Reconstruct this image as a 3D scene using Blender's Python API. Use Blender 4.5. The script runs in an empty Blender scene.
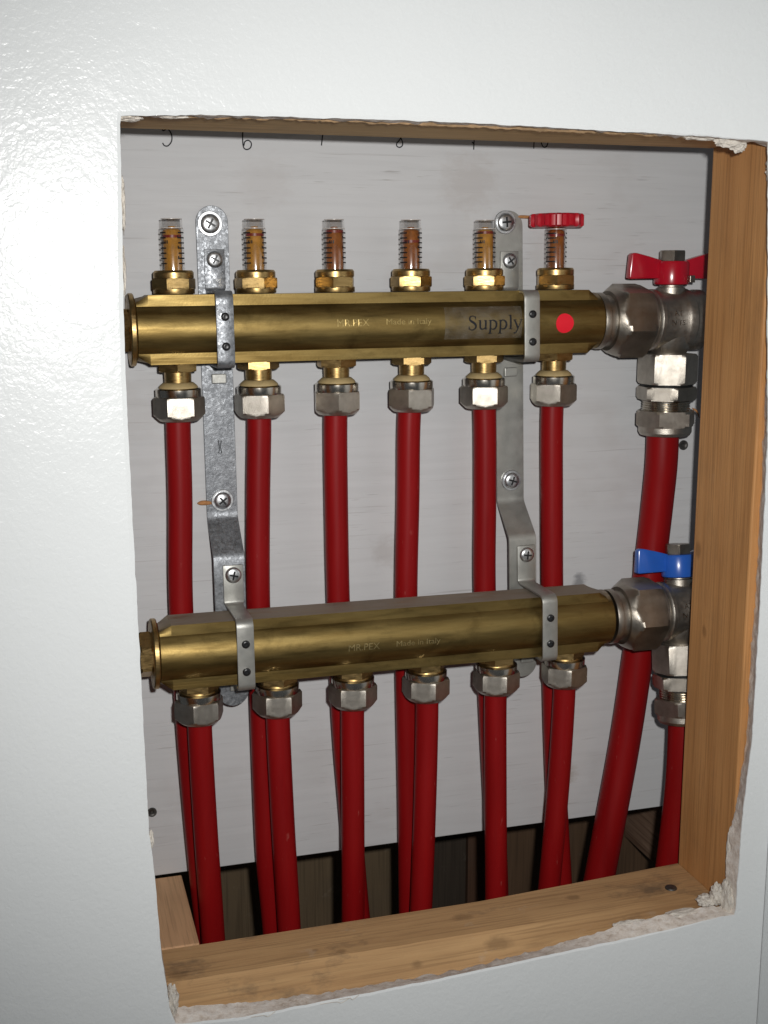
import bpy, bmesh, math, random
from mathutils import Vector, Matrix, noise
random.seed(7)
sc = bpy.context.scene
MM = 0.001
R_ = math.radians
# ------------------------------------------------------------------ camera
CAM = Vector((-0.0854, -0.7367, 0.0227))
YAW, PITCH, ROLL = -0.2864, -0.1891, 0.0012
ROT = (Matrix.Rotation(YAW, 3, 'Z') @ Matrix.Rotation(PITCH, 3, 'X') @ Matrix.Rotation(ROLL, 3, 'Y'))
cd = bpy.data.cameras.new('camera'); cam = bpy.data.objects.new('camera', cd)
sc.collection.objects.link(cam); sc.camera = cam
c0, c1, c2 = ROT.col[0], ROT.col[1], ROT.col[2]
m = Matrix.Identity(4)
for i in range(3):
    m[i][0] = c0[i]; m[i][1] = c2[i]; m[i][2] = -c1[i]; m[i][3] = CAM[i]
cam.matrix_world = m
cd.sensor_fit = 'AUTO'; cd.sensor_width = 36.0; cd.lens = 1191.1 / 1024 * 36
cd.clip_start = 0.01; cd.clip_end = 50
# ------------------------------------------------------------------ world (dim room light)
w = bpy.data.worlds.new('World'); sc.world = w; w.use_nodes = True
bg = w.node_tree.nodes['Background']; bg.inputs[0].default_value = (0.86, 0.93, 1.0, 1); bg.inputs[1].default_value = 0.07
# ------------------------------------------------------------------ the camera's flash, up and right of the lens
fl = bpy.data.lights.new('flash', 'SPOT'); flo = bpy.data.objects.new('flash', fl); sc.collection.objects.link(flo)
fl.energy = 16.8; fl.color = (1.0, 0.985, 0.96); fl.spot_size = R_(90); fl.spot_blend = 1.0; fl.shadow_soft_size = 0.009
flo.location = CAM + c0 * 0.034 + c2 * 0.032
aim = (c1 + c0 * 0.03 + c2 * 0.01).normalized()
flo.rotation_euler = aim.to_track_quat('-Z', 'Y').to_euler()
# ------------------------------------------------------------------ exposure
vs = sc.view_settings; vs.view_transform = 'Standard'; vs.look = 'None'; vs.exposure = 0; vs.gamma = 1; vs.use_curve_mapping = False
sc.cycles.use_denoising = True; sc.cycles.max_bounces = 8; sc.cycles.caustics_reflective = False; sc.cycles.caustics_refractive = False

# ================================================================== materials
def new_mat(name):
    mt = bpy.data.materials.new(name); mt.use_nodes = True
    nt = mt.node_tree; return mt, nt, nt.nodes, nt.links, nt.nodes['Principled BSDF']
def coords(N, L, scale=(1, 1, 1), kind='Object'):
    tc = N.new('ShaderNodeTexCoord'); mp = N.new('ShaderNodeMapping')
    mp.inputs['Scale'].default_value = scale; L.new(tc.outputs[kind], mp.inputs[0]); return mp.outputs[0]
def nz(N, L, vec, scale, detail=4, rough=0.55, dist=0.0):
    t = N.new('ShaderNodeTexNoise'); t.inputs['Scale'].default_value = scale; t.inputs['Detail'].default_value = detail
    t.inputs['Roughness'].default_value = rough; t.inputs['Distortion'].default_value = dist
    L.new(vec, t.inputs['Vector']); return t.outputs['Fac']
def ramp(N, L, fac, stops):
    r = N.new('ShaderNodeValToRGB'); e = r.color_ramp.elements
    while len(e) < len(stops): e.new(0.5)
    for k, (p, c) in enumerate(stops):
        e[k].position = p; e[k].color = (c[0], c[1], c[2], 1) if len(c) == 3 else c
    L.new(fac, r.inputs[0]); return r.outputs[0]
def mix(N, L, fac, a, b, mode='MIX'):
    x = N.new('ShaderNodeMix'); x.data_type = 'RGBA'; x.blend_type = mode
    for s, v in ((0, fac), (6, a), (7, b)):
        if hasattr(v, 'is_linked'): L.new(v, x.inputs[s])
        elif s == 0: x.inputs[0].default_value = v
        else: x.inputs[s].default_value = (v[0], v[1], v[2], 1)
    return x.outputs[2]
def mrange(N, L, v, a, b, c, d):
    x = N.new('ShaderNodeMapRange'); L.new(v, x.inputs[0])
    for k, q in enumerate((a, b, c, d)): x.inputs[k + 1].default_value = q
    return x.outputs[0]
def bump(N, L, h, strength, dist, B, prev=None):
    b = N.new('ShaderNodeBump'); b.inputs['Strength'].default_value = strength; b.inputs['Distance'].default_value = dist
    L.new(h, b.inputs['Height']); L.new(b.outputs[0], B.inputs['Normal'])
    if prev is not None: L.new(prev, b.inputs['Normal'])
    return b.outputs[0]

def metal(name, a, b, rough, vary=0.1, scale=90, stretch=(1, 1, 1), grit=0.0, gscale=1500, dust=None, kind='Object', tarnish=0.0):
    mt, nt, N, L, B = new_mat(name)
    v = coords(N, L, stretch, kind)
    n = nz(N, L, v, scale, 5, 0.6)
    col = ramp(N, L, n, [(0.32, a), (0.68, b)])
    B.inputs['Metallic'].default_value = 1
    if tarnish:
        tn = nz(N, L, coords(N, L, (1, 1.5, 1.5), kind), 38, 6, 0.68, 0.6)
        col = mix(N, L, mrange(N, L, tn, 0.52, 0.72, 0, tarnish), col, tuple(c * 0.38 for c in a))
        sr = nz(N, L, coords(N, L, (1.0, 90, 90), kind), 14, 2, 0.5, 0.1)
        col = mix(N, L, mrange(N, L, sr, 0.66, 0.74, 0, tarnish * 0.6), col, tuple(min(1, c * 1.7) for c in b))
    n2 = nz(N, L, v, scale * 2.3, 4)
    L.new(mrange(N, L, n2, 0.3, 0.7, rough - vary, rough + vary), B.inputs['Roughness'])
    if grit:
        g = nz(N, L, coords(N, L, (1, 1, 1), kind), gscale, 2); bump(N, L, g, grit, 0.0004, B)
    if dust:
        ge = N.new('ShaderNodeNewGeometry'); sx = N.new('ShaderNodeSeparateXYZ'); L.new(ge.outputs['Normal'], sx.inputs[0])
        up = mrange(N, L, sx.outputs[2], 0.75, 0.97, 0.0, dust)
        dn = mrange(N, L, nz(N, L, v, 60, 5), 0.3, 0.6, 0.55, 1.0)
        mu = N.new('ShaderNodeMath'); mu.operation = 'MULTIPLY'; L.new(up, mu.inputs[0]); L.new(dn, mu.inputs[1])
        col = mix(N, L, mu.outputs[0], col, (0.30, 0.26, 0.22))
        L.new(mrange(N, L, mu.outputs[0], 0, 1, 1.0, 0.05), B.inputs['Metallic'])
        rr = N.new('ShaderNodeMath'); rr.operation = 'MAXIMUM'
        L.new(B.inputs['Roughness'].links[0].from_socket, rr.inputs[0]); L.new(mu.outputs[0], rr.inputs[1]); L.new(rr.outputs[0], B.inputs['Roughness'])
    L.new(col, B.inputs['Base Color'])
    return mt

BRASS = metal('brass_brushed', (0.175, 0.116, 0.038), (0.285, 0.207, 0.078), 0.47, 0.10, 24, (0.6, 5, 5), 0.10, 1100, dust=0.9, tarnish=0.55)
BRASSF = metal('brass_turned', (0.33, 0.22, 0.085), (0.47, 0.325, 0.14), 0.37, 0.10, 120, (1, 1, 4), 0.06, 1500, tarnish=0.4)
BRASST = metal('brass_text', (0.52, 0.38, 0.15), (0.60, 0.45, 0.19), 0.35, 0.05, 200)
BRASSL = metal('brass_stamp', (0.78, 0.60, 0.27), (0.86, 0.68, 0.33), 0.35, 0.05, 200)
NICKEL = metal('nickel_plate', (0.40, 0.365, 0.315), (0.55, 0.51, 0.45), 0.41, 0.05, 140, (1, 1, 1), 0.30, 2300)
NICKELP = metal('nickel_polished', (0.52, 0.48, 0.42), (0.66, 0.62, 0.55), 0.22, 0.05, 140)
NICKELD = metal('nickel_tarnished', (0.28, 0.25, 0.21), (0.46, 0.42, 0.365), 0.37, 0.06, 60, (1, 1, 1), 0.28, 2200, dust=0.35, tarnish=0.15)
SCREW = metal('screw_zinc', (0.55, 0.56, 0.57), (0.72, 0.73, 0.74), 0.36, 0.08, 200)
SATIN = metal('zinc_satin', (0.34, 0.34, 0.315), (0.43, 0.425, 0.395), 0.48, 0.08, 80, (1, 1, 1), 0.12, 1200)

SATIN.node_tree.nodes['Principled BSDF'].inputs['Metallic'].default_value = 0.72
def spangle():
    mt, nt, N, L, B = new_mat('zinc_spangled')
    v = coords(N, L)
    vo = N.new('ShaderNodeTexVoronoi'); vo.inputs['Scale'].default_value = 620; L.new(v, vo.inputs['Vector'])
    n = nz(N, L, v, 260, 5, 0.7)
    s = N.new('ShaderNodeSeparateColor'); L.new(vo.outputs['Color'], s.inputs[0])
    col = mix(N, L, mrange(N, L, n, 0.35, 0.65, 0, 1), (0.20, 0.21, 0.225), (0.33, 0.345, 0.365))
    L.new(col, B.inputs['Base Color']); B.inputs['Metallic'].default_value = 0.72
    L.new(mrange(N, L, s.outputs[0], 0, 1, 0.32, 0.6), B.inputs['Roughness'])
    b1 = bump(N, L, s.outputs[1], 0.8, 0.0004, B); bump(N, L, n, 0.5, 0.0005, B, b1)
    return mt
SPANGLE = spangle()

def simple(name, col, rough, spec=0.5, var=0.0, scale=80, bumpk=0.0, metal_=0.0, coat=0.0):
    mt, nt, N, L, B = new_mat(name)
    B.inputs['Roughness'].default_value = rough; B.inputs['Specular IOR Level'].default_value = spec; B.inputs['Metallic'].default_value = metal_
    B.inputs['Coat Weight'].default_value = coat; B.inputs['Coat Roughness'].default_value = 0.15
    v = coords(N, L)
    n = nz(N, L, v, scale, 5)
    k = 1 - var
    L.new(ramp(N, L, n, [(0.3, tuple(c * k for c in col)), (0.7, tuple(min(1, c * (1 + var)) for c in col))]), B.inputs['Base Color'])
    if bumpk: bump(N, L, nz(N, L, v, scale * 6, 4), bumpk, 0.001, B)
    return mt
def pex():
    mt, nt, N, L, B = new_mat('red_pex')
    v = coords(N, L, (1, 1, 0.12))
    n = nz(N, L, v, 70, 5)
    col = ramp(N, L, n, [(0.3, (0.20, 0.0035, 0.0045)), (0.7, (0.27, 0.006, 0.007))])
    sc_ = nz(N, L, coords(N, L, (1, 1, 0.25)), 420, 3, 0.5)
    col = mix(N, L, mrange(N, L, sc_, 0.70, 0.78, 0, 0.28), col, (0.45, 0.15, 0.13))
    L.new(col, B.inputs['Base Color'])
    L.new(mrange(N, L, nz(N, L, v, 160, 4), 0.3, 0.7, 0.36, 0.50), B.inputs['Roughness'])
    B.inputs['Specular IOR Level'].default_value = 0.18
    return mt
PEX = pex()
REDPAINT = simple('red_paint', (0.42, 0.006, 0.02), 0.24, 0.5, 0.10, 60, 0.0, 0, 0.4)
REDPLASTIC = simple('red_plastic', (0.42, 0.006, 0.018), 0.35, 0.5, 0.08)
BLUEPAINT = simple('blue_paint', (0.022, 0.115, 0.50), 0.28, 0.5, 0.10, 60, 0, 0, 0.3)
BLACK = simple('black_steel', (0.012, 0.012, 0.013), 0.32, 0.5, 0.2)
OXIDE = simple('dark_screw_steel', (0.10, 0.095, 0.09), 0.45, 0.5, 0.3, 400, 0.2, 0.7)
INK = simple('black_ink', (0.02, 0.02, 0.024), 0.7, 0.2)
PRINT = simple('label_print', (0.012, 0.012, 0.014), 0.5, 0.3)
RUBBER = simple('black_rubber', (0.008, 0.008, 0.008), 0.6, 0.3)
SEAL = simple('cream_seal', (0.44, 0.33, 0.16), 0.6, 0.3, 0.1, 300)
DOT = simple('red_dot_paper', (0.80, 0.012, 0.03), 0.55, 0.3, 0.04)
CORE = simple('amber_column', (0.50, 0.235, 0.040), 0.30, 0.5, 0.28, 300, 0.05)
CORE2 = simple('amber_column_dark', (0.30, 0.095, 0.020), 0.30, 0.5, 0.35, 300, 0.05)
CAPP = simple('cap_glint_pale', (0.62, 0.57, 0.53), 0.3, 0.5, 0.1)  # pale colour painting the bright outline of the clear cap
FLOAT = simple('red_float', (0.22, 0.02, 0.015), 0.4, 0.5, 0.1)
SPLINT = simple('splinter_wood', (0.42, 0.20, 0.08), 0.7, 0.2, 0.2, 400)
LUMPM = simple('plaster_crumb', (0.68, 0.635, 0.57), 0.9, 0.1, 0.12, 220, 0.5)
KRAFT = simple('kraft_paper', (0.33, 0.225, 0.13), 0.85, 0.1, 0.3, 160, 0.3)

def glass():
    mt, nt, N, L, B = new_mat('clear_plastic'); N.remove(B)
    out = N['Material Output']
    tr = N.new('ShaderNodeBsdfTransparent'); tr.inputs[0].default_value = (0.99, 0.985, 0.98, 1)
    gl = N.new('ShaderNodeBsdfGlossy'); gl.inputs['Roughness'].default_value = 0.09
    lw = N.new('ShaderNodeLayerWeight'); lw.inputs[0].default_value = 0.5
    fr = N.new('ShaderNodeMapRange'); fr.inputs[1].default_value = 0.0; fr.inputs[2].default_value = 1.0; fr.inputs[3].default_value = 0.20; fr.inputs[4].default_value = 0.22; L.new(lw.outputs['Facing'], fr.inputs[0])
    mx = N.new('ShaderNodeMixShader'); L.new(fr.outputs[0], mx.inputs[0]); L.new(tr.outputs[0], mx.inputs[1]); L.new(gl.outputs[0], mx.inputs[2])
    L.new(mx.outputs[0], out.inputs[0]); return mt
GLASS = glass()
def tape():
    mt, nt, N, L, B = new_mat('clear_label_tape')
    v = coords(N, L); n = nz(N, L, v, 120, 5, 0.65)
    L.new(ramp(N, L, n, [(0.3, (0.20, 0.165, 0.12)), (0.7, (0.30, 0.27, 0.22))]), B.inputs['Base Color'])
    B.inputs['Roughness'].default_value = 0.5
    L.new(mrange(N, L, n, 0.35, 0.65, 0.14, 0.32), B.inputs['Alpha']); return mt
TAPE = tape()

def wall_mat():
    mt, nt, N, L, B = new_mat('white_eggshell_paint')
    v = coords(N, L)
    B.inputs['Specular IOR Level'].default_value = 0.28
    big = nz(N, L, v, 5, 3)
    L.new(ramp(N, L, big, [(0.3, (0.74, 0.762, 0.765)), (0.7, (0.765, 0.785, 0.787))]), B.inputs['Base Color'])
    L.new(mrange(N, L, nz(N, L, v, 30, 3), 0.3, 0.7, 0.21, 0.27), B.inputs['Roughness'])
    p = nz(N, L, v, 400, 2.4, 0.5, 0.5); q = nz(N, L, v, 60, 2, 0.5)
    b1 = bump(N, L, q, 0.10, 0.003, B)
    bump(N, L, p, 0.26, 0.0009, B, b1); return mt
WALLM = wall_mat()
def gypsum():
    mt, nt, N, L, B = new_mat('gypsum_core')
    v = coords(N, L)
    n = nz(N, L, v, 180, 6, 0.7)
    col = ramp(N, L, n, [(0.30, (0.56, 0.47, 0.39)), (0.5, (0.80, 0.73, 0.66)), (0.72, (0.90, 0.865, 0.82))])
    L.new(col, B.inputs['Base Color']); B.inputs['Roughness'].default_value = 0.92; B.inputs['Specular IOR Level'].default_value = 0.1
    bump(N, L, n, 0.5, 0.002, B); return mt
GYPSUM = gypsum()

def board_mat():
    mt, nt, N, L, B = new_mat('whitewashed_plywood')
    g = nz(N, L, coords(N, L, (1.6, 1, 26)), 7, 6, 0.5, 0.8)
    col = ramp(N, L, g, [(0.25, (0.54, 0.54, 0.545)), (0.5, (0.57, 0.571, 0.577)), (0.78, (0.595, 0.597, 0.603))])
    # fine dark checks running with the grain
    f = nz(N, L, coords(N, L, (9, 1, 190)), 5.0, 2, 0.45, 0.35)
    fm = nz(N, L, coords(N, L, (3, 1, 6)), 5, 3)
    chk = N.new('ShaderNodeMath'); chk.operation = 'MULTIPLY'
    L.new(mrange(N, L, f, 0.64, 0.74, 0, 1), chk.inputs[0]); L.new(mrange(N, L, fm, 0.46, 0.64, 0, 0.5), chk.inputs[1])
    col = mix(N, L, chk.outputs[0], col, (0.26, 0.24, 0.23))
    f2 = nz(N, L, coords(N, L, (2.2, 1, 120)), 6.0, 1.5, 0.4, 0.6)
    col = mix(N, L, mrange(N, L, f2, 0.68, 0.78, 0, 0.42), col, (0.32, 0.30, 0.29))
    st = nz(N, L, coords(N, L, (1, 1, 1.6)), 11, 4, 0.6)
    col = mix(N, L, mrange(N, L, st, 0.60, 0.80, 0, 0.4), col, (0.42, 0.385, 0.365))
    tcb = N.new('ShaderNodeTexCoord')
    for (kx, kz, kr, amt, cc) in ((279, -334, 9, 0.55, (0.36, 0.30, 0.25)), (140, -156, 12, 0.35, (0.36, 0.33, 0.31)), (285, -187, 6, 0.7, (0.16, 0.16, 0.17)), (197, 88, 22, 0.32, (0.40, 0.355, 0.33)), (252, 42, 16, 0.22, (0.40, 0.37, 0.35)), (60, 84, 20, 0.2, (0.42, 0.38, 0.36)), (330, -290, 18, 0.25, (0.62, 0.61, 0.60)), (90, -300, 24, 0.18, (0.42, 0.40, 0.38))):
        d = N.new('ShaderNodeVectorMath'); d.operation = 'DISTANCE'; L.new(tcb.outputs['Object'], d.inputs[0]); d.inputs[1].default_value = (kx * MM, 22.8 * MM, kz * MM)
        ad = N.new('ShaderNodeMath'); ad.operation = 'MULTIPLY_ADD'; L.new(nz(N, L, coords(N, L, (1, 1, 2)), 130, 5, 0.65), ad.inputs[0]); ad.inputs[1].default_value = -kr * 1.7 * MM; L.new(d.outputs[1], ad.inputs[2])
        col = mix(N, L, mrange(N, L, ad.outputs[0], -0.45 * kr * MM, 0.25 * kr * MM, amt, 0), col, cc)
    sp = nz(N, L, coords(N, L), 95, 2)
    col = mix(N, L, mrange(N, L, sp, 0.76, 0.82, 0, 0.5), col, (0.62, 0.61, 0.60))
    L.new(col, B.inputs['Base Color']); B.inputs['Roughness'].default_value = 0.62; B.inputs['Specular IOR Level'].default_value = 0.3
    b1 = bump(N, L, g, 0.08, 0.001, B); bump(N, L, chk.outputs[0], 0.25, -0.0008, B, b1); return mt
BOARDM = board_mat()

def wood(name, dark, light, axis, stain=0.0, knots=(), scl=1.0, rough=0.68, staincol=(0.07, 0.06, 0.05)):
    mt, nt, N, L, B = new_mat(name)
    lo, hi = 1.2, 26
    s = [hi, hi, hi]; s['xyz'.index(axis)] = lo
    v = coords(N, L, tuple(k * scl for k in s))
    n1 = nz(N, L, v, 4, 6, 0.6, 0.5)
    col = ramp(N, L, n1, [(0.25, dark), (0.5, tuple((a + b) / 2 for a, b in zip(dark, light))), (0.75, light)])
    s2 = [160, 160, 160]; s2['xyz'.index(axis)] = 4
    n2 = nz(N, L, coords(N, L, tuple(s2)), 4, 3)
    col = mix(N, L, mrange(N, L, n2, 0.48, 0.66, 0, 0.42), col, tuple(c * 0.5 for c in dark))
    pz = nz(N, L, coords(N, L), 9, 3); col = mix(N, L, mrange(N, L, pz, 0.4, 0.7, 0, 0.30), col, tuple(c * 0.72 for c in dark))
    tc = N.new('ShaderNodeTexCoord')
    for (kx, ky, kz, kr) in knots:
        d = N.new('ShaderNodeVectorMath'); d.operation = 'SUBTRACT'; L.new(tc.outputs['Object'], d.inputs[0]); d.inputs[1].default_value = (kx * MM, ky * MM, kz * MM)
        sq = N.new('ShaderNodeVectorMath'); sq.operation = 'MULTIPLY'; L.new(d.outputs[0], sq.inputs[0])
        q = [1, 1, 1]; q['xyz'.index(axis)] = 0.6; sq.inputs[1].default_value = q
        ln = N.new('ShaderNodeVectorMath'); ln.operation = 'LENGTH'; L.new(sq.outputs[0], ln.inputs[0])
        ad = N.new('ShaderNodeMath'); ad.operation = 'MULTIPLY_ADD'; L.new(nz(N, L, tc.outputs['Object'], 160, 4), ad.inputs[0]); ad.inputs[1].default_value = -kr * 0.9 * MM; L.new(ln.outputs[1], ad.inputs[2])
        col = mix(N, L, mrange(N, L, ad.outputs[0], 0.05 * kr * MM, 0.6 * kr * MM, 0.45, 0), col, tuple(c * 0.32 for c in dark))
    if stain:
        st = nz(N, L, coords(N, L, (1, 1.9, 1)), 17, 7, 0.68)
        col = mix(N, L, mrange(N, L, st, 0.54, 0.68, 0, stain), col, staincol)
        s3 = nz(N, L, coords(N, L), 55, 5, 0.7)
        col = mix(N, L, mrange(N, L, s3, 0.62, 0.76, 0, stain * 0.6), col, (0.55, 0.48, 0.40))
    L.new(col, B.inputs['Base Color']); B.inputs['Roughness'].default_value = rough; B.inputs['Specular IOR Level'].default_value = 0.3
    b1 = bump(N, L, n1, 0.25, 0.0012, B); bump(N, L, n2, 0.25, 0.0006, B, b1); return mt

# ================================================================== mesh helpers (all lengths in mm)
class MB:
    def __init__(s): s.v = []; s.f = []
    def add(s, vs, fs):
        o = len(s.v); s.v += [tuple(p) for p in vs]; s.f += [tuple(i + o for i in f) for f in fs]; return s
    def rings(s, rings, cap0=True, cap1=True, closed=True):
        n = len(rings[0]); vs = [p for r in rings for p in r]; fs = []
        for k in range(len(rings) - 1):
            for i in range(n if closed else n - 1):
                j = (i + 1) % n
                fs.append((k * n + i, k * n + j, (k + 1) * n + j, (k + 1) * n + i))
        if cap0: fs.append(tuple(reversed(range(n))))
        if cap1: fs.append(tuple(range((len(rings) - 1) * n, len(rings) * n)))
        return s.add(vs, fs)
    def lathe(s, prof, axis='z', c=(0, 0, 0), seg=40, cap0=True, cap1=True):
        rs = []
        for r, t in prof:
            ring = []
            for i in range(seg):
                a = 2 * math.pi * i / seg; p, q = r * math.cos(a), r * math.sin(a)
                ring.append({'z': (c[0] + p, c[1] + q, c[2] + t), 'x': (c[0] + t, c[1] + p, c[2] + q), 'y': (c[0] + p, c[1] + t, c[2] + q)}[axis])
            rs.append(ring)
        return s.rings(rs, cap0, cap1)
    def hexa(s, rc, t0, t1, ch, axis='z', c=(0, 0, 0), rot=0.0, end=0.90, sides=6, ch1=None, end1=None):
        """hexagon with turned (conical) ends: radius = min(hexagon, cone)"""
        ch1 = ch if ch1 is None else ch1; end1 = end if end1 is None else end1
        per = 8; rs = []; ap = rc * math.cos(math.pi / sides)
        cs = math.cos(math.pi / sides); f0 = (cs - end) / (1 - end) if end < cs else 0.0
        st = [(t0, end)] + ([(t0 + ch * f0, cs)] if f0 else []) + [(t0 + ch * (f0 + (1 - f0) * q), (cs if f0 else end) + (1 - (cs if f0 else end)) * q) for q in (0.33, 0.66, 1.0)] + [(t1 - ch1, 1.0), (t1 - ch1 * 0.5, (1 + end1) / 2), (t1, end1)]
        for t, k in st:
            ring = []
            for i in range(sides * per):
                a = 2 * math.pi * i / (sides * per); h = math.pi / sides
                r = min(ap / math.cos(((a + h) % (2 * h)) - h) if False else ap / math.cos((a % (2 * h)) - h), rc * k)
                p, q = r * math.cos(a + rot), r * math.sin(a + rot)
                ring.append({'z': (c[0] + p, c[1] + q, c[2] + t), 'x': (c[0] + t, c[1] + p, c[2] + q), 'y': (c[0] + p, c[1] + t, c[2] + q)}[axis])
            rs.append(ring)
        return s.rings(rs)
    def box(s, x0, x1, y0, y1, z0, z1):
        vs = [(x, y, z) for z in (z0, z1) for y in (y0, y1) for x in (x0, x1)]
        return s.add(vs, [(0, 2, 3, 1), (4, 5, 7, 6), (0, 1, 5, 4), (2, 6, 7, 3), (0, 4, 6, 2), (1, 3, 7, 5)])
    def tube(s, pts, r, seg=24, cap=True):
        P = [Vector(p) for p in pts]; rs = []
        for i, p in enumerate(P):
            d = (P[min(i + 1, len(P) - 1)] - P[max(i - 1, 0)]).normalized()
            u = d.cross(Vector((0, 1, 0.0))).normalized(); v = d.cross(u)
            rs.append([tuple(p + r * (math.cos(a) * u + math.sin(a) * v)) for a in [2 * math.pi * k / seg for k in range(seg)]])
        return s.rings(rs, cap, cap)
    def ribbon(s, path, x0, x1, th):
        """strip of width x0..x1 swept along a (y,z) path, thickness th to the left of the path"""
        n = len(path); rs = []
        for i, (y, z) in enumerate(path):
            a = path[max(i - 1, 0)]; b = path[min(i + 1, n - 1)]
            dy, dz = b[0] - a[0], b[1] - a[1]; l = math.hypot(dy, dz); ny, nzz = dz / l, -dy / l
            rs.append([(x0, y, z), (x1, y, z), (x1, y + ny * th, z + nzz * th), (x0, y + ny * th, z + nzz * th)])
        return s.rings(rs)
    def poly(s, pts, fn0, fn1):
        """extrude 2-D outline between two maps"""
        n = len(pts); return s.rings([[fn0(p) for p in pts], [fn1(p) for p in pts]])
    def mesh(s, name, mat, sharp=32, bevel=0.0, bseg=2):
        me = bpy.data.meshes.new(name); me.from_pydata([(a * MM, b * MM, c * MM) for a, b, c in s.v], [], s.f)
        bm = bmesh.new(); bm.from_mesh(me)
        bmesh.ops.recalc_face_normals(bm, faces=bm.faces)
        if bevel:
            es = [e for e in bm.edges if len(e.link_faces) == 2 and e.calc_face_angle(0) > R_(40)]
            bmesh.ops.bevel(bm, geom=es, offset=bevel * MM, segments=bseg, affect='EDGES', profile=0.5)
        bm.to_mesh(me); bm.free()
        me.materials.append(mat)
        if sharp:
            me.shade_smooth(); me.set_sharp_from_angle(angle=R_(sharp))
        return me
def link(name, me, parent=None, loc=(0, 0, 0), rot=(0, 0, 0)):
    o = bpy.data.objects.new(name, me); sc.collection.objects.link(o)
    o.parent = parent; o.location = [k * MM for k in loc]; o.rotation_euler = rot
    return o
def thing(name, label, cat, loc=(0, 0, 0), rot=(0, 0, 0), group=None):
    o = link(name, None, None, loc, rot); return tag(o, label, cat, group)
def tag(o, label, cat, group=None):
    o['label'] = label; o['category'] = cat
    if group: o['group'] = group
    return o
def catmull(pts, sub=8):
    P = [Vector(p) for p in pts]; P = [2 * P[0] - P[1]] + P + [2 * P[-1] - P[-2]]; out = []
    for i in range(1, len(P) - 2):
        for k in range(sub):
            t = k / sub; a, b, c, d = P[i - 1:i + 3]
            out.append(0.5 * ((2 * b) + (c - a) * t + (2 * a - 5 * b + 4 * c - d) * t * t + (3 * b - a - 3 * c + d) * t ** 3))
    out.append(P[-2]); return out

# ================================================================== the setting
YF, YB = -136.2, -124.0           # wall front and back faces
# --- painted wall with the roughly cut opening
top_f = [(-38, 101), (0, 103.0), (49, 103.7), (100, 104.1), (154, 103.8), (211, 102.9), (271, 101.8), (314, 100.3)]
rgt_f = [(314.3, 100), (316.4, 69), (320, 13), (325.5, -67), (327, -160), (327, -252), (323.4, -305), (322.6, -369)]
bot_f = [(322, -369), (311, -369), (270, -372), (202, -374.7), (125, -378.3), (59, -380), (7, -381), (-27, -378.5)]
lft_f = [(-28.5, -378), (-31.4, -369), (-35.0, -332), (-36.4, -293), (-38.8, -262), (-39.4, -190), (-40.3, -115), (-41.0, -43), (-40.8, 5.6), (-39.6, 53), (-38.6, 100)]
top_b = [(-38, 102.5), (60, 104.2), (150, 104.6), (240, 103.4), (290, 102), (318, 100)]
rgt_b = [(322, 99), (326, 60), (329, 13), (331, -69), (331.5, -160), (331, -258), (327, -300), (323.5, -318), (322, -369)]
bot_b = [(321, -368), (291, -369.5), (255, -369.5), (235, -373), (208, -376.5), (143, -382.5), (74, -382.6), (15, -380.5), (-27, -376)]
lft_b = [(-28, -375), (-31, -366), (-35.2, -330), (-39, -262), (-41, -115), (-41, 0), (-39.6, 60), (-38.6, 101)]
def resample(pl, n):
    L = [0]
    for a, b in zip(pl, pl[1:]): L.append(L[-1] + math.dist(a, b))
    out = []
    for i in range(n):
        t = L[-1] * i / n; k = max(j for j in range(len(L) - 1) if L[j] <= t + 1e-9); u = (t - L[k]) / max(1e-6, L[k + 1] - L[k])
        out.append((pl[k][0] + u * (pl[k + 1][0] - pl[k][0]), pl[k][1] + u * (pl[k + 1][1] - pl[k][1])))
    return out
NS = (150, 180, 150, 180)
def ragged(sides, amp, seed, amps=(1, 1, 1, 1)):
    out = []
    for sd, n, am, (dx, dz) in zip(sides, NS, amps, ((0, 1), (1, 0), (0, -1), (-1, 0))):
        for k, (x, z) in enumerate(resample(sd, n)):
            e = amp * am * (noise.noise(Vector((x * 0.12, z * 0.12, seed))) * 1.1 + 0.6 * noise.noise(Vector((x * 0.45, z * 0.45, seed + 9))))
            out.append((x + dx * e, z + dz * e))
    return out
hole_f = ragged((top_f, rgt_f, bot_f, lft_f), 0.55, 1.0, (0.8, 0.9, 0.7, 0.5))
hole_b = ragged((top_b, rgt_b, bot_b, lft_b), 1.3, 5.0, (1.0, 0.9, 1.4, 0.25))
WX0, WX1, WZ0, WZ1 = -420, 343, -600, 420
def to_outer(p, k):
    cx, cz = 140, -140; dx, dz = p[0] - cx, p[1] - cz
    t = min(((WX1 - cx) if dx > 0 else (WX0 - cx)) / dx if abs(dx) > 1e-6 else 1e9, ((WZ1 - cz) if dz > 0 else (WZ0 - cz)) / dz if abs(dz) > 1e-6 else 1e9)
    return (cx + dx * t, cz + dz * t) if k == 1 else (p[0] + (dx * (t - 1)) * k, p[1] + (dz * (t - 1)) * k)
NH = len(hole_f)
def lip(p, d):   # slightly raised torn paper edge right at the cut
    return (p[0], YF + d, p[1])
wb = MB()
outer = [to_outer(p, 1) for p in hole_f]
wb.rings([[lip(p, 0.6) for p in hole_f], [lip(to_outer(p, 0.006), 0.0) for p in hole_f], [lip(to_outer(p, 0.3), 0) for p in hole_f], [lip(p, 0) for p in outer]], False, False)
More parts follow.
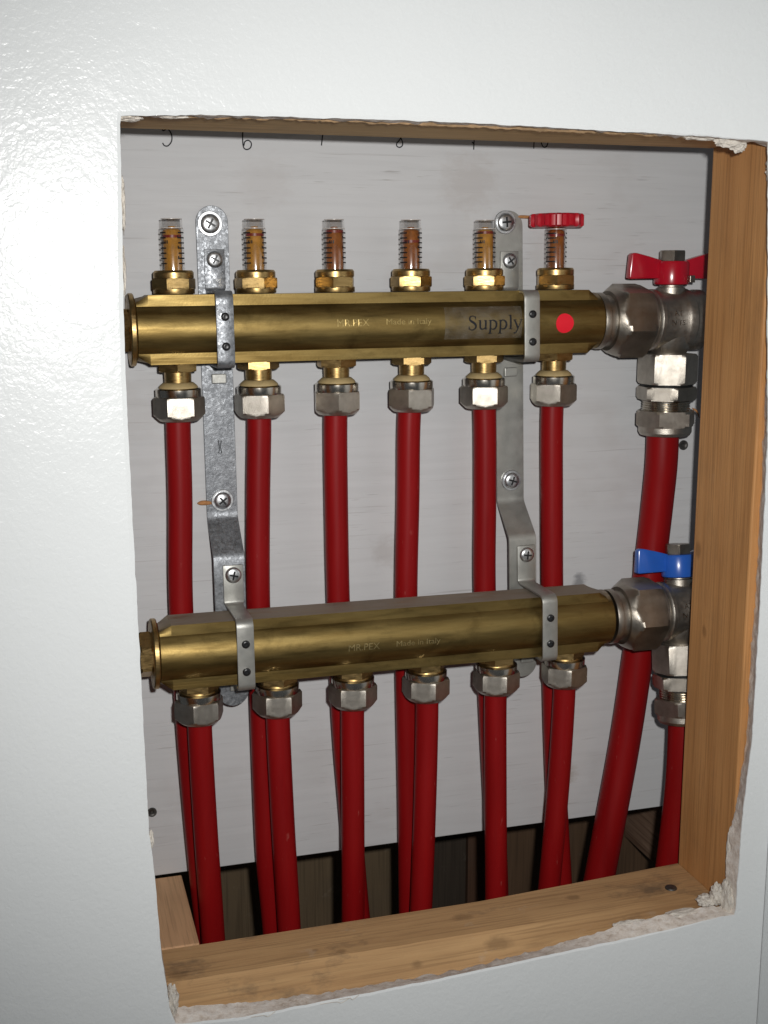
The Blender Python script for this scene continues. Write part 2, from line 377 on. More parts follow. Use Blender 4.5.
# back face of the board
wb.rings([[(p[0], YB, p[1]) for p in outer], [(p[0], YB, p[1]) for p in hole_b]], False, False)
wall = link('wall', wb.mesh('wall', WALLM, 0)); wall['kind'] = 'structure'
wall['label'] = 'white painted drywall around the cut opening'
cb = MB(); rr = []
for k in range(6):
    t = k / 5; ring = []
    for i in range(NH):
        a, b = hole_f[i], hole_b[i]; e = math.sin(math.pi * t) * 1.1 * noise.noise(Vector((a[0] * 0.16, a[1] * 0.16, 3 + t * 3)))
        x, z = a[0] + (b[0] - a[0]) * t, a[1] + (b[1] - a[1]) * t
        d = Vector((x - 140, (z + 140) * 0.8)).normalized()
        ring.append((x + e * d.x, YF + 0.6 + (YB - YF - 0.6) * t, z + e * d.y))
    rr.append(ring)
cb.rings(rr, False, False)
link('cut_edge', cb.mesh('cut_edge', GYPSUM, 60), wall)
# torn kraft paper hanging along the head of the cut
tb = MB()
for x0, x1, seed in ((-37, 40, 2.0), (40, 150, 3.0), (150, 236, 4.0), (236, 290, 6.0)):
    n = int((x1 - x0) / 1.5); ra, rb, rc_ = [], [], []
    for k in range(n + 1):
        x = x0 + (x1 - x0) * k / n; zt = 103.6 + 0.5 * math.sin(x * 0.02)
        h = max(0.2, 0.7 + 1.5 * noise.noise(Vector((x * 0.14, seed, 0))) + 0.8 * noise.noise(Vector((x * 0.5, seed, 5)))) * min(1, k / 4, (n - k) / 4)
        ra.append((x, YB - 0.3, zt + 1)); rb.append((x, YB - 0.6 - 0.2 * h, zt - h * 0.6)); rc_.append((x, YB - 0.9 - 0.5 * h, zt - h))
    tb = MB(); tb.rings([ra, rb, rc_], False, False, False)
    link('torn_paper', tb.mesh('torn_paper', KRAFT, 0), wall)
# loose plaster crumbs in the corners of the cut
def lump(name, c, s, seed, mat=LUMPM, parent=None, amp=0.30, f=2.3):
    bm = bmesh.new(); bmesh.ops.create_icosphere(bm, subdivisions=4, radius=1.0)
    for v in bm.verts:
        e = 1 + amp * noise.fractal(v.co * f + Vector((seed, seed * 2, 0)), 1.0, 2.0, 4)
        e += 0.25 * amp * round(2.5 * noise.noise(v.co * 3 + Vector((seed, 3, seed))))
        v.co = Vector((v.co.x * s[0] * e, v.co.y * s[1] * e, v.co.z * s[2] * e)) * MM
    me = bpy.data.meshes.new(name); bm.to_mesh(me); bm.free(); me.materials.append(mat); me.shade_smooth(); me.set_sharp_from_angle(angle=R_(35))
    return link(name, me, parent, c)
for c, s, seed in (((318.5, -121, -362), (4.2, 4.5, 7.0), 1.0), ((321.5, -127, -362), (3.0, 6, 11), 2.3), ((324.5, -123, -336), (1.8, 2.0, 20), 4.4), ((313, -117, -368), (5.5, 5, 3.8), 5.1),
                   ((292, -123, -371), (13, 4, 2.6), 7.7), ((255, -122, -371.5), (10, 2.6, 1.6), 8.2),
                   ((297, -126, 101), (9, 3, 3.5), 11.0), ((303, -124, 98.5), (4.5, 2.5, 3.0), 12.0), ((278, -126, 102.8), (12, 3, 1.8), 13.0), ((325, -127, 86), (4, 4, 7), 14.5),
                   ((-34, -128, 101), (6, 4, 1.4), 15.0), ((-14, -126, 103), (9, 2, 1.0), 16.0),
                   ((-38.6, -129, 62), (1.2, 3.5, 14), 17.0), ((-39.2, -128, 30), (1.0, 3, 12), 18.0), ((-37.6, -134, -268), (1.2, 1.5, 5), 19.0), ((-29.5, -130, -367), (3.2, 4.5, 9), 20.0)):
    lump('plaster_crumb', c, s, seed, LUMPM, wall)
# paper burr curling off the bottom cut
for x, z, l in ((62, -381, 9), (70, -380.2, 6), (20, -381.6, 7)):
    t_ = MB().tube(catmull([(x - l, YF - 0.3, z), (x, YF - 1.4, z + 0.5), (x + l * 0.4, YF - 0.6, z - 1.2), (x + l, YF - 0.2, z + 0.9)]), 0.22, 6)
    link('paper_burr', t_.mesh('paper_burr', LUMPM), wall)
# --- adjoining wall meeting it at the right
sw = MB().box(343.4, 356, -700, -124, -600, 420)
o = link('wall_right', sw.mesh('wall_right', WALLM, 0)); o['kind'] = 'structure'
# --- floor of the cavity
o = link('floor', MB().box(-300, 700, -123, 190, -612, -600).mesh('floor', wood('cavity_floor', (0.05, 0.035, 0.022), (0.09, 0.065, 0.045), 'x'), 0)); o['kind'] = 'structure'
# --- far side of the cavity: boards standing behind the plywood
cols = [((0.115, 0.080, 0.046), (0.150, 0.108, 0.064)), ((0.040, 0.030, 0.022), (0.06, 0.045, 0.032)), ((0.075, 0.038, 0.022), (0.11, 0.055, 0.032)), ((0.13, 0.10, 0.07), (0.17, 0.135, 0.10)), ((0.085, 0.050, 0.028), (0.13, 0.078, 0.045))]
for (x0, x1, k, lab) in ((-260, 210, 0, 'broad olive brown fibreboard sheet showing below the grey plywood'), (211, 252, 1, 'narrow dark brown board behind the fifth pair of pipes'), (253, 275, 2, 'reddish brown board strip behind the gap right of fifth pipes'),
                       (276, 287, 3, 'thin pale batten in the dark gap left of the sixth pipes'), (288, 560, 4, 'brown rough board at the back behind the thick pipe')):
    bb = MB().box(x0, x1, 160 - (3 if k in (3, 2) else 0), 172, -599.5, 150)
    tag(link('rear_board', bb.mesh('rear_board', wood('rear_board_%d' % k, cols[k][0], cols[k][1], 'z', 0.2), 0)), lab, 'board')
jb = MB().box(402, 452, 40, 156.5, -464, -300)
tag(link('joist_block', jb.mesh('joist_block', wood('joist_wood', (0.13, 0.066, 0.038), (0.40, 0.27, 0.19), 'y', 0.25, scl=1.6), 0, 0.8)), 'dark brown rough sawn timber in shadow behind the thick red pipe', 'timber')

# --- plywood backboard
bd = link('backboard', MB().box(-75, 430, 22.8, 36.0, -370.8, 165).mesh('backboard', BOARDM, 0, 0.5))
tag(bd, 'grey whitewashed plywood board behind the brass manifolds', 'board')
def stroke2(mb, pts, w, y):
    """flat pen stroke on the board"""
    P = [Vector((p[0], p[1])) for p in pts]; top, bot = [], []
    for i, p in enumerate(P):
        d = (P[min(i + 1, len(P) - 1)] - P[max(i - 1, 0)]).normalized(); n_ = Vector((-d.y, d.x)) * w * 0.5
        top.append((p.x + n_.x, y, p.y + n_.y)); bot.append((p.x - n_.x, y, p.y - n_.y))
    mb.rings([top, bot], False, False, False)
DIG = {'5': [[(4.5, 15), (0.5, 14.8)], [(0.6, 14.8), (0.2, 8.5), (3, 9.3), (5, 6.5), (5, 3), (3, .4), (1, .4), (0, 1.8)]],
       '6': [[(1, 16), (.2, 10), (0, 4), (.6, .8), (2.4, 0), (4.4, 1.2), (4.8, 3.6), (3.2, 5), (1.2, 4.2), (.6, 2)]],
       '7': [[(-3.5, 14), (2.5, 14.4), (1.2, 6), (0.4, 0)]],
       '8': [[(4.4, 14), (2, 15), (.2, 12), (1.4, 8), (3.6, 4.2), (4.0, 1.6), (2.4, .2), (.6, .8), (.5, 2.4), (2.2, 4.4), (4.6, 8.6), (4.9, 12), (4.4, 14)]],
       '9': [[(3.2, 11.5), (1, 12.4), (-.8, 10), (.4, 7.6), (2.6, 8.4), (3.2, 11.5), (3.0, 5), (2.8, 0)], [(3.1, 3.4), (1.6, 4.2)]],
       '1': [[(.8, 13), (0.2, 5), (0, -1.5)]], '0': [[(3, 12), (.6, 9), (0, 4), (1.6, 0.4), (4, 1), (4.8, 5), (4.4, 9.6), (3, 12)]]}
for x, z, ds in ((-0.6, 107.6, '5'), (48.5, 107.2, '6'), (98, 111.0, '7'), (147.5, 111.2, '8'), (197.5, 111.5, '9'), (243.0, 115, '1'), (248.0, 114.3, '0')):
    nb = MB()
    for st in DIG[ds]: stroke2(nb, [(x - 1.0 + p.x * 1.1, z - 2.6 + p.y * 1.1) for p in catmull([(a, b, 0) for a, b in st], 5)], 0.75, 22.55)
    link('written_number', nb.mesh('written_number', INK, 0), bd)
def dark_screw(x, y, z, r, parent=None, axis='y', mat=OXIDE):
    s = MB().lathe([(r * 0.25, 0.1), (r * 0.34, -0.5), (r * 0.62, -1.0), (r * 0.92, -1.05), (r, -0.5), (r, 1.5)], 'y', seg=28)
    me = s.mesh('screw_head', mat, 40)
    return link('screw_head', me, parent, (x, y, z), (0, 0, 0) if axis == 'y' else (R_(-90), 0, 0))
dark_screw(364, 22.6, -92, 3.6, bd); dark_screw(-24, 22.6, -324.5, 3.2, bd)

# --- timbers framing the opening
PINE_S = wood('pine_stud', (0.50, 0.240, 0.085), (0.66, 0.345, 0.135), 'z', 0.14, ((326, -92, 118, 9), (326, -66, -148, 4), (326, -78, -200, 3)), 1.0, 0.6)
PINE_B = wood('pine_sill', (0.45, 0.26, 0.12), (0.66, 0.42, 0.205), 'x', 0.62, ((-22, -98, -373, 4.5), (158, -84, -372, 5), (172, -112, -376, 6), (236, -82, -372, 3.5), (60, -95, -373, 1.8), (75, -100, -373, 2.4), (118, -116, -379, 3)), 0.8, 0.7)
PINE_H = wood('pine_header', (0.56, 0.36, 0.16), (0.76, 0.53, 0.26), 'x', 0.2, (), 1.0, 0.7)
PINE_K = wood('pine_block', (0.54, 0.32, 0.17), (0.74, 0.46, 0.26), 'y', 0.10, (), 0.7, 0.7)
tag(link('stud', MB().box(326.2, 364, -123.5, -59.6, -599.5, 415).mesh('stud', PINE_S, 0, 1.2)), 'upright orange brown pine stud at the right side of the opening', 'timber')
tag(link('stud', MB().box(-96, -58, -123.5, -59.6, -599.5, 415).mesh('stud', PINE_S, 0, 1.2)), 'pine stud hidden behind the drywall at the left of the opening', 'timber')
tag(link('header', MB().box(-57.6, 325.8, -123.5, -59.6, 104.8, 142.8).mesh('header', PINE_H, 0, 0.8)), 'brown pine header across the top of the opening', 'timber')
sb = MB(); prof = [(-59.6, -372.4), (-60.4, -371.8), (-92, -372.2), (-103.5, -372.8), (-105.5, -374.2), (-114, -379), (-122, -382.8), (-123.5, -384.5), (-123.5, -410), (-59.6, -410)]
n_ = 60; rs = []
for k in range(n_ + 1):
    x = -57.6 + (325.8 + 57.6) * k / n_; ring = []
    u = min(1, max(0, (x - 170) / 110))
    for j, (y, z) in enumerate(prof):
        zz = z + (u * 0.75 * (-371.8 - z) if 2 <= j <= 7 else 0)
        if j in (0, 1, 9): y -= 8.4 * min(1, max(0, (325.8 - x) / 150)); zz -= 0.6 * min(1, max(0, (325.8 - x) / 150)) if j < 2 else 0
        e = 0.5 * noise.noise(Vector((x * 0.05, j * 0.7, 1))) if 2 <= j <= 7 else 0
        ring.append((x, y + e, zz + e))
    rs.append(ring)
sb.rings(rs)
sill = tag(link('sill', sb.mesh('sill', PINE_B, 25)), 'stained pine sill timber along the bottom of the opening', 'timber')
link('nail_head', MB().lathe([(4.0, -1), (4.0, 0.5), (3.6, 1.0), (2.0, 1.3), (0.2, 1.35)], 'z', seg=28).mesh('nail_head', OXIDE, 40), sill, (303.5, -90, -371.9))
tag(link('block', MB().box(-57.6, -6.0, -67.4, 22.2, -410, -372.2).mesh('block', PINE_K, 0, 0.8)), 'short pale pine block lying behind the sill at lower left', 'timber')

# ================================================================== manifolds
RB, HA, HH = 18.6, 12.3, 20.5     # round bore body radius, half depth and half height of the flat rails
def body_mesh(x0, x1):
    mb = MB(); ths = sorted(set([round(2 * math.pi * k / 96, 5) for k in range(96)] +
        [round(t % (2 * math.pi), 5) for q in (0, math.pi) for s in (1, -1) for t in (q + s * math.atan2(HH, HA), q + s * math.acos(HA / RB))]))
    def sec(x, h, r):
        ring = []
        for t in ths:
            c_, s_ = abs(math.cos(t)), abs(math.sin(t))
            rad = max(r, min(HA / c_ if c_ > 1e-6 else 1e9, h / s_ if s_ > 1e-6 else 1e9)) if h > 1 else r
            ring.append((x, rad * math.cos(t), rad * math.sin(t)))
        return ring
    st = [(x0, 1, RB - 1.2), (x0 + 1.2, 1, RB), (x0 + 1.3, 15.2, RB), (x0 + 8, HH - 0.3, RB), (x0 + 8.4, HH, RB)]
    k = 14
    for i in range(1, k): st.append((x0 + 8.4 + (x1 - x0 - 19) * i / k, HH, RB))
    st += [(x1 - 10.4, HH, RB), (x1 - 10, HH - 0.3, RB), (x1 - 3.8, 15.2, RB), (x1 - 3.7, 1, RB), (x1 - 1, 1, RB), (x1, 1, RB - 1)]
    mb.rings([sec(*s) for s in st]); return mb.mesh('manifold_body', BRASS, 28)
BODY = body_mesh(-25.2, 279)
PLUGRING = MB().lathe([(19.5, 0.6), (21.2, 0.6), (21.8, 0.0), (21.8, -2.2), (21.2, -2.8), (16, -2.8)], 'x', seg=56).mesh('plug_flange', BRASSF, 35)
PLUGHEX = MB().hexa(14.4, -10.5, -2.6, 1.2, 'x', rot=R_(0)).mesh('plug_hex', BRASSF, 25)
# outlet: brass stub + seal + ring + hex nut
STUB = MB().hexa(13.0, -5.0, 0.4, 0.8, 'z').lathe([(8.2, -4.2), (8.2, -8.0), (8.0, -16)], 'z', seg=36).mesh('brass_stub', BRASSF, 30)
CONE = MB().lathe([(8.3, -11.6), (9.4, -11.9), (11.4, -13.6), (12.0, -14.6), (12.0, -16)], 'z', seg=40).mesh('seal_cone', BRASSF, 40)
UPPER_CONE = MB().lathe([(8.3, -11.6), (9.4, -11.9), (11.4, -13.6), (12.0, -14.6), (12.0, -16)], 'z', seg=40).mesh('seal_cone', SEAL, 40)
RING = MB().lathe([(8, -14.8), (12.9, -15.0), (13.9, -15.8), (13.9, -20.3), (13.5, -20.9), (8, -21.0)], 'z', seg=48).mesh('lock_ring', NICKELP, 35)
NUT = MB().hexa(15.9, -35.0, -20.6, 3.6, 'z', end=0.76, ch1=1.2, end1=0.95).mesh('compression_nut', NICKEL, 24)
# flow meter
MBASE = MB().lathe([(12.2, 0), (12.4, 0.6), (12.4, 3.0), (12.0, 3.4)], 'z', seg=40).hexa(13.2, 2.6, 9.2, 0.7, 'z', end=0.97).lathe([(10.6, 9.0), (12.1, 9.4), (12.1, 12.6), (11.2, 13.9), (7, 14.1)], 'z', seg=40).mesh('meter_base', BRASSF, 30)
TUBE = MB().lathe([(6.9, 14), (6.9, 38.2), (6.4, 38.8), (6.3, 44.0), (6.0, 44.4), (0.4, 44.5)], 'z', seg=40, cap0=False).mesh('sight_glass', GLASS, 40)
COREA = MB().lathe([(5.5, 13.9), (5.5, 36.8), (4.6, 38.0), (2.4, 38.6), (2.2, 39.8), (0.3, 40.0)], 'z', seg=28)
CORE_ME = [COREA.mesh('indicator_column', CORE, 40), COREA.mesh('indicator_column', CORE2, 40)]
CAPGLINT = MB().lathe([(5.5, 43.7), (6.25, 43.8), (6.25, 44.25), (5.5, 44.3)], 'z', seg=36, cap0=False, cap1=False).lathe([(6.0, 38.5), (6.75, 38.5), (6.75, 38.9), (6.0, 38.95)], 'z', seg=36, cap0=False, cap1=False).mesh('cap_edge_glint', CAPP, 40)  # pale rings added to imitate light catching the clear cap's edges
FLOATM = MB().lathe([(4.6, 0), (5.65, 0.1), (5.65, 1.7), (4.6, 1.8)], 'z', seg=28).mesh('float_ring', FLOAT, 40)
def arc(mb, r, z, h, a0, a1, n=8):
    A = [a0 + (a1 - a0) * k / n for k in range(n + 1)]
    mb.rings([[(r * math.cos(a), r * math.sin(a), z) for a in A], [(r * math.cos(a), r * math.sin(a), z + h) for a in A]], False, False, False)
tk = MB()
for k in range(7):
    z = 17.6 + k * 3.0
    arc(tk, 7.02, z, 0.8, R_(172), R_(240)); arc(tk, 7.02, z, 0.8, R_(-58), R_(-8))
for k in range(3): arc(tk, 7.02, 20.6 + k * 6.0, 1.7, R_(-62), R_(-56))
arc(tk, 7.02, 29.6, 1.9, R_(226), R_(232)); arc(tk, 7.02, 29.6, 1.9, R_(236), R_(240)); arc(tk, 7.02, 29.6, 1.9, R_(244), R_(250))
TICKS = tk.mesh('scale_marks', PRINT, 0)
hw = MB(); rs = []
for z, k in ((40.0, 0.93), (40.9, 1.0), (47.4, 1.0), (48.4, 0.94), (48.8, 0.6)):
    rs.append([((17.0 + 0.9 * max(-1, min(1, 3.2 * math.cos(14 * a)))) * k * math.cos(a), (17.0 + 0.9 * max(-1, min(1, 3.2 * math.cos(14 * a)))) * k * math.sin(a), z) for a in [2 * math.pi * i / 168 for i in range(168)]])
hw.rings(rs)
HANDWHEEL = hw.mesh('hand_wheel', REDPLASTIC, 40)

def text_on(parent, name, txt, x0, zc, size, mat, R=RB + 0.12, squash=1.0):
    cu = bpy.data.curves.new('tmp', 'FONT'); cu.body = txt; cu.size = size * MM; cu.resolution_u = 3
    ob = bpy.data.objects.new('tmp', cu); sc.collection.objects.link(ob)
    dg = bpy.context.evaluated_depsgraph_get(); me = bpy.data.meshes.new_from_object(ob.evaluated_get(dg))
    bpy.data.objects.remove(ob); bpy.data.curves.remove(cu)
    for v in me.vertices:
        a = (v.co.y / MM + zc) / R
        v.co = Vector(((v.co.x / MM * squash + x0) * MM, -R * math.cos(a) * MM, R * math.sin(a) * MM))
    me.materials.clear(); me.materials.append(mat); me.name = name
    return link(name, me, parent)
def cyl(x, s, R): a = s / R; return (x, -R * math.cos(a), R * math.sin(a))

def manifold(name, label, loc, meters, rots):
    t = thing(name, label, 'manifold', loc, (0, R_(-0.5 if meters else 0.2), 0))
    body = link('manifold_body', BODY, t)
    p = link('end_plug', PLUGRING, t, (-25.4, 0, 0)); link('plug_hex', PLUGHEX, p, (0, 0, 0), (R_(rots[6]), 0, 0))
    for i in range(6):
        s = link('outlet_stub', STUB, t, (50 * i, 0, -HH), (0, 0, R_(rots[i] + 20)))
        dz = 0 if meters else 9.5
        link('seal_cone', UPPER_CONE if meters else CONE, s, (0, 0, dz)); link('lock_ring', RING, s, (0, 0, dz)); link('compression_nut', NUT, s, (0, 0, dz), (0, 0, R_(rots[5 - i] * 1.7)))
        if meters:
            f = link('flow_meter', MBASE, t, (50 * i, 0, HH + 0.4), (0, 0, R_(rots[i] * 1.3)))
            zr = -R_(rots[i] * 1.3)
            link('indicator_column', CORE_ME[1 if i in (2, 3, 5) else 0], f)
            link('sight_glass', TUBE, f); link('cap_edge_glint', CAPGLINT, f); link('scale_marks', TICKS, f, (0, 0, 0), (0, 0, zr + R_(-8 + 6 * (i % 3))))
            link('float_ring', FLOATM, f, (0, 0, (33, 34, 36, 30, 35.5, 34)[i]))
            if i == 5: link('hand_wheel', HANDWHEEL, f)
    return t, body
ZU, ZL = -4.0, -200.8
YL, XL = -21.2, 4.2
sup, supb = manifold('supply_manifold', 'upper brass manifold with clear flow meters on top, reading Supply', (0, 0, ZU), True, (4, 32, 9, 30, 28, 55, 0))
ret, retb = manifold('return_manifold', 'lower brass manifold without flow meters, mounted nearer the viewer', (XL, YL, ZL), False, (30, 18, 22, 38, 44, 12, 30))
for b_, x_, z_ in ((ret, 92.0, -3.4), (sup, 96, 0.2)):
    tm = BRASSL if b_ is ret else BRASST
    o1 = text_on(b_, 'stamped_text', 'MR.PEX', x_, z_, 6.4, tm, squash=0.98)
    o2 = text_on(b_, 'stamped_text', 'Made in Italy', x_ + 31.5, z_ + 0.6, 5.2, tm, squash=1.12)
# paper/tape label and printing on the supply manifold
lb = MB(); nx, ny = 12, 14
def grid(mb, x0, x1, s0, s1, R, nx, ny, th=0.12):
    mb.rings([[cyl(x0 + (x1 - x0) * i / nx, s0 + (s1 - s0) * j / ny, R) for i in range(nx + 1)] for j in range(ny + 1)], False, False, False)
grid(lb, 166.5, 219, -9.8, 11.5, RB + 0.14, 12, 16)
link('label_tape', lb.mesh('label_tape', TAPE, 60), sup)
GL = {'S': (.52, [([(.40, .49), (.37, .60), (.26, .655), (.14, .61), (.10, .51), (.16, .42), (.30, .33), (.40, .22), (.40, .10), (.30, .01), (.19, -.01), (.10, .05), (.06, .17)], [.03, .04, .045, .06, .08, .1, .11, .1, .08, .06, .045, .04, .03]), ([(.40, .48), (.40, .65)], [.03, .03]), ([(.065, 0), (.065, .18)], [.03, .03])]),
      'u': (.51, [([(.11, .45), (.11, .14), (.15, .05), (.24, .02), (.32, .06), (.385, .12)], [.09, .09, .08, .06, .045, .04]), ([(.39, .45), (.39, .0)], [.09, .09]), ([(.02, .435), (.11, .435)], [.03, .03]), ([(.30, .435), (.39, .435)], [.03, .03]), ([(.39, .02), (.49, .03)], [.03, .03])]),
      'p': (.51, [([(.12, .45), (.12, -.21)], [.088, .088]), ([(.12, .36), (.20, .43), (.30, .425), (.40, .34), (.425, .21), (.38, .07), (.28, .01), (.18, .03), (.12, .08)], [.04, .05, .065, .09, .095, .085, .06, .045, .04]), ([(.02, -.205), (.23, -.205)], [.03, .03]), ([(.03, .42), (.12, .44)], [.035, .035])]),
      'l': (.27, [([(.14, .68), (.14, .0)], [.09, .09]), ([(.04, .655), (.14, .67)], [.035, .035]), ([(.04, .012), (.24, .012)], [.03, .03])]),
      'y': (.48, [([(.06, .44), (.25, .03)], [.085, .085]), ([(.42, .44), (.25, .03), (.18, -.14), (.12, -.20), (.05, -.19)], [.04, .045, .045, .06, .07]), ([(.0, .44), (.17, .44)], [.03, .03]), ([(.33, .44), (.49, .44)], [.03, .03])])}
pb = MB(); xx = 181.6; EM = 13.4; s0 = -3.6; RT = RB + 0.24
for ch in 'Supply':
    adv, sts = GL[ch]
    for si, (pts, ws) in enumerate(sts):
        P = [Vector((p[0], p[1])) for p in pts]
        if len(P) > 2:
            Q = catmull([(a[0], a[1], ws[k]) for k, a in enumerate(pts)], 4); P = [Vector((q.x, q.y)) for q in Q]; ws = [q.z for q in Q]
        else:
            P = [P[0].lerp(P[1], k / 6) for k in range(7)]; ws = [ws[0]] * 7
        A, B_ = [], []
        for i, p in enumerate(P):
            d = (P[min(i + 1, len(P) - 1)] - P[max(i - 1, 0)]).normalized(); n2 = Vector((-d.y, d.x)) * ws[i] * 0.5
            A.append(cyl(xx + (p.x + n2.x) * EM, s0 + (p.y + n2.y) * EM, RT + 0.01 * si)); B_.append(cyl(xx + (p.x - n2.x) * EM, s0 + (p.y - n2.y) * EM, RT + 0.01 * si))
        pb.rings([A, B_], False, False, False)
    xx += adv * EM
link('printed_text', pb.mesh('printed_text', PRINT, 0), sup)
db = MB(); rs = []
for r in (0.02, 2, 4, 5.4, 6.3): rs.append([cyl(248.8 + r * math.cos(a), -0.7 + r * 1.02 * math.sin(a), RB + 0.18) for a in [2 * math.pi * k / 40 for k in range(40)]])
db.rings(rs, False, False); link('red_dot', db.mesh('red_dot', DOT, 60), sup)

# ================================================================== valves at the right hand ends
def valve(name, label, loc, tilt, paint):
    """origin on the manifold axis above the outlet"""
    t = thing(name, label, 'ball valve', loc, (R_(tilt), 0, 0))
    tail = MB().lathe([(15, -57), (18.4, -56.6), (18.8, -55.4), (18.8, -52.6), (18.2, -52), (16.8, -52), (16.8, -49), (17.6, -46), (18.6, -43)], 'x', seg=56)
    link('tail_piece', tail.mesh('tail_piece', NICKELD, 30), t)
    nut = MB().hexa(25.6, -47.5, -21.5, 7.0, 'x', rot=R_(14), end=0.78, ch1=2.0, end1=0.95)
    link('union_nut', nut.mesh('union_nut', NICKELD, 22), t)
    bodyp = [(20.0, -22.0), (21.0, -21.3), (21.0, -19.0), (18.6, -18.4), (18.4, -17.4), (20.2, -16.6), (20.9, -15.6), (20.9, -13.2), (20.0, -12.4), (19.8, -11), (19.9, 2), (21.0, 4.5), (21.4, 6), (21.4, 10), (20.2, 11.5), (20.0, 15), (20.6, 16.5), (20.6, 21), (18.6, 23.6), (10, 24.6)]
    b = MB().lathe(bodyp, 'x', seg=64)
    b.lathe([(17.5, -8), (15.4, -17), (13.2, -20.5), (12.0, -22.5), (12.0, -26)], 'z', seg=48)       # neck of the outlet
    b.lathe([(9.5, 17), (9.5, 22.0), (7.6, 22.5), (7.4, 28)], 'z', seg=36)                                # stem boss
    body = link('valve_body', b.mesh('valve_body', NICKEL, 32), t)
    # cast marks
    for txt, zc, xx_ in (('AT', 3.6, -7.4), ('N 15', -2.8, -9.4)):
        text_on(body, 'cast_mark', txt, xx_, zc, 5.0, NICKELP, R=20.05)
    link('swivel_nut', MB().hexa(20.4, -43.2, -22.8, 1.8, 'z', rot=R_(36), end=0.94).mesh('swivel_nut', NICKEL, 22), t)
    link('gasket', MB().lathe([(15, -43.0), (17.4, -43.1), (17.4, -45.2), (15, -45.3)], 'z', seg=48).mesh('gasket', RUBBER, 40), t)
    link('adapter_hex', MB().hexa(20.8, -54.2, -45.1, 1.5, 'z', rot=R_(22), end=0.94).mesh('adapter_hex', NICKELD, 22), t)
    pr_ = [(15, -54)]
    for k in range(5): pr_ += [(15.4, -54.6 - k * 1.6), (16.5, -55.1 - k * 1.6), (16.5, -55.5 - k * 1.6), (15.4, -56.1 - k * 1.6)]
    pr_.append((15, -63))
    link('thread', MB().lathe(pr_, 'z', seg=56).mesh('thread', NICKELP, 30), t)
    link('compression_nut', MB().hexa(21.0, -72.6, -61.6, 1.4, 'z', rot=R_(50), end=0.93).lathe([(18.2, -72.4), (18.2, -76.5), (17.0, -78.6), (11, -79)], 'z', seg=56).mesh('compression_nut', NICKEL, 24), t)
    # butterfly handle
    out = [(-9, 28.0), (-31.2, 27.6), (-32.0, 28.6), (-30.8, 44.0), (-29.4, 45.0), (-27.0, 44.8), (-18, 42.6), (-9, 40.0)]
    hub = MB().lathe([(10.4, 23.6), (11.6, 24.2), (11.8, 25.5), (11.8, 38.0), (11.0, 39.4), (8.5, 39.8)], 'z', seg=48)
    h = link('handle_hub', hub.mesh('handle_hub', paint, 35), t)
    for s_ in (-1, 1):
        o2 = [(-s_ * x, z) for x, z in out]
        bend = lambda p, dy: (p[0], dy + s_ * 0.0 + 0.10 * max(0, abs(p[0]) - 12), p[1])
        wg = MB().poly(o2, lambda p: bend(p, -3.2), lambda p: bend(p, 3.2))
        link('handle_wing', wg.mesh('handle_wing', paint, 30, 0.9), h)
    link('stop_tab', MB().box(6.5, 10.5, -13.4, -8, 25.2, 30).mesh('stop_tab', NICKELD, 0, 0.4), h)
    link('handle_nut', MB().hexa(9.0, 39.2, 46.6, 0.9, 'z', rot=R_(10), end=0.93).mesh('handle_nut', NICKELD, 24), h)
    return t
valve('ball_valve', 'nickel angle ball valve with red butterfly handle on the supply manifold', (335.5, 0, ZU + 2.2), 0, REDPAINT)
valve('ball_valve', 'nickel angle ball valve with blue butterfly handle on the return manifold', (341.4, YL, ZL - 1.2), -9, BLUEPAINT)

# ================================================================== brackets
def pan_screw(parent, x, y, z, r, washer=0.0, spin=0.0, mat=SCREW):
    s = MB()
    if washer: s.lathe([(washer, 0), (washer, -1.0), (washer * 0.96, -1.3), (r, -1.3)], 'y', seg=40)
    o = None
    head = MB().lathe([(r, 0), (r, -0.9), (r * 0.95, -1.6), (r * 0.82, -2.2), (r * 0.55, -2.6), (0.3, -2.75)], 'y', seg=40)
    hd = link('screw', head.mesh('screw', mat, 35), parent, (x, y - (1.2 if washer else 0), z), (0, spin, 0))
    if washer: link('washer', s.mesh('washer', mat, 35), hd, (0, 1.2, 0))
    cr = MB()
    for a in (0, 1):
        l, q = (r * 0.55, r * 0.11); (lx, lz) = (l, q) if a == 0 else (q, l)
        cr.box(-lx, lx, -2.85 - 0.03 * a, -2.2, -lz, lz)
    link('cross_slot', cr.mesh('cross_slot', BLACK, 0), hd)
    return hd
def arcpts(c, r, a0, a1, n=6): return [(c[0] + r * math.cos(R_(a0 + (a1 - a0) * k / n)), c[1] + r * math.sin(R_(a0 + (a1 - a0) * k / n))) for k in range(n + 1)]
YP = 20.6    # front face of the upper run of the bracket plate
YQ = 20.2 + YL  # front face of the lower run
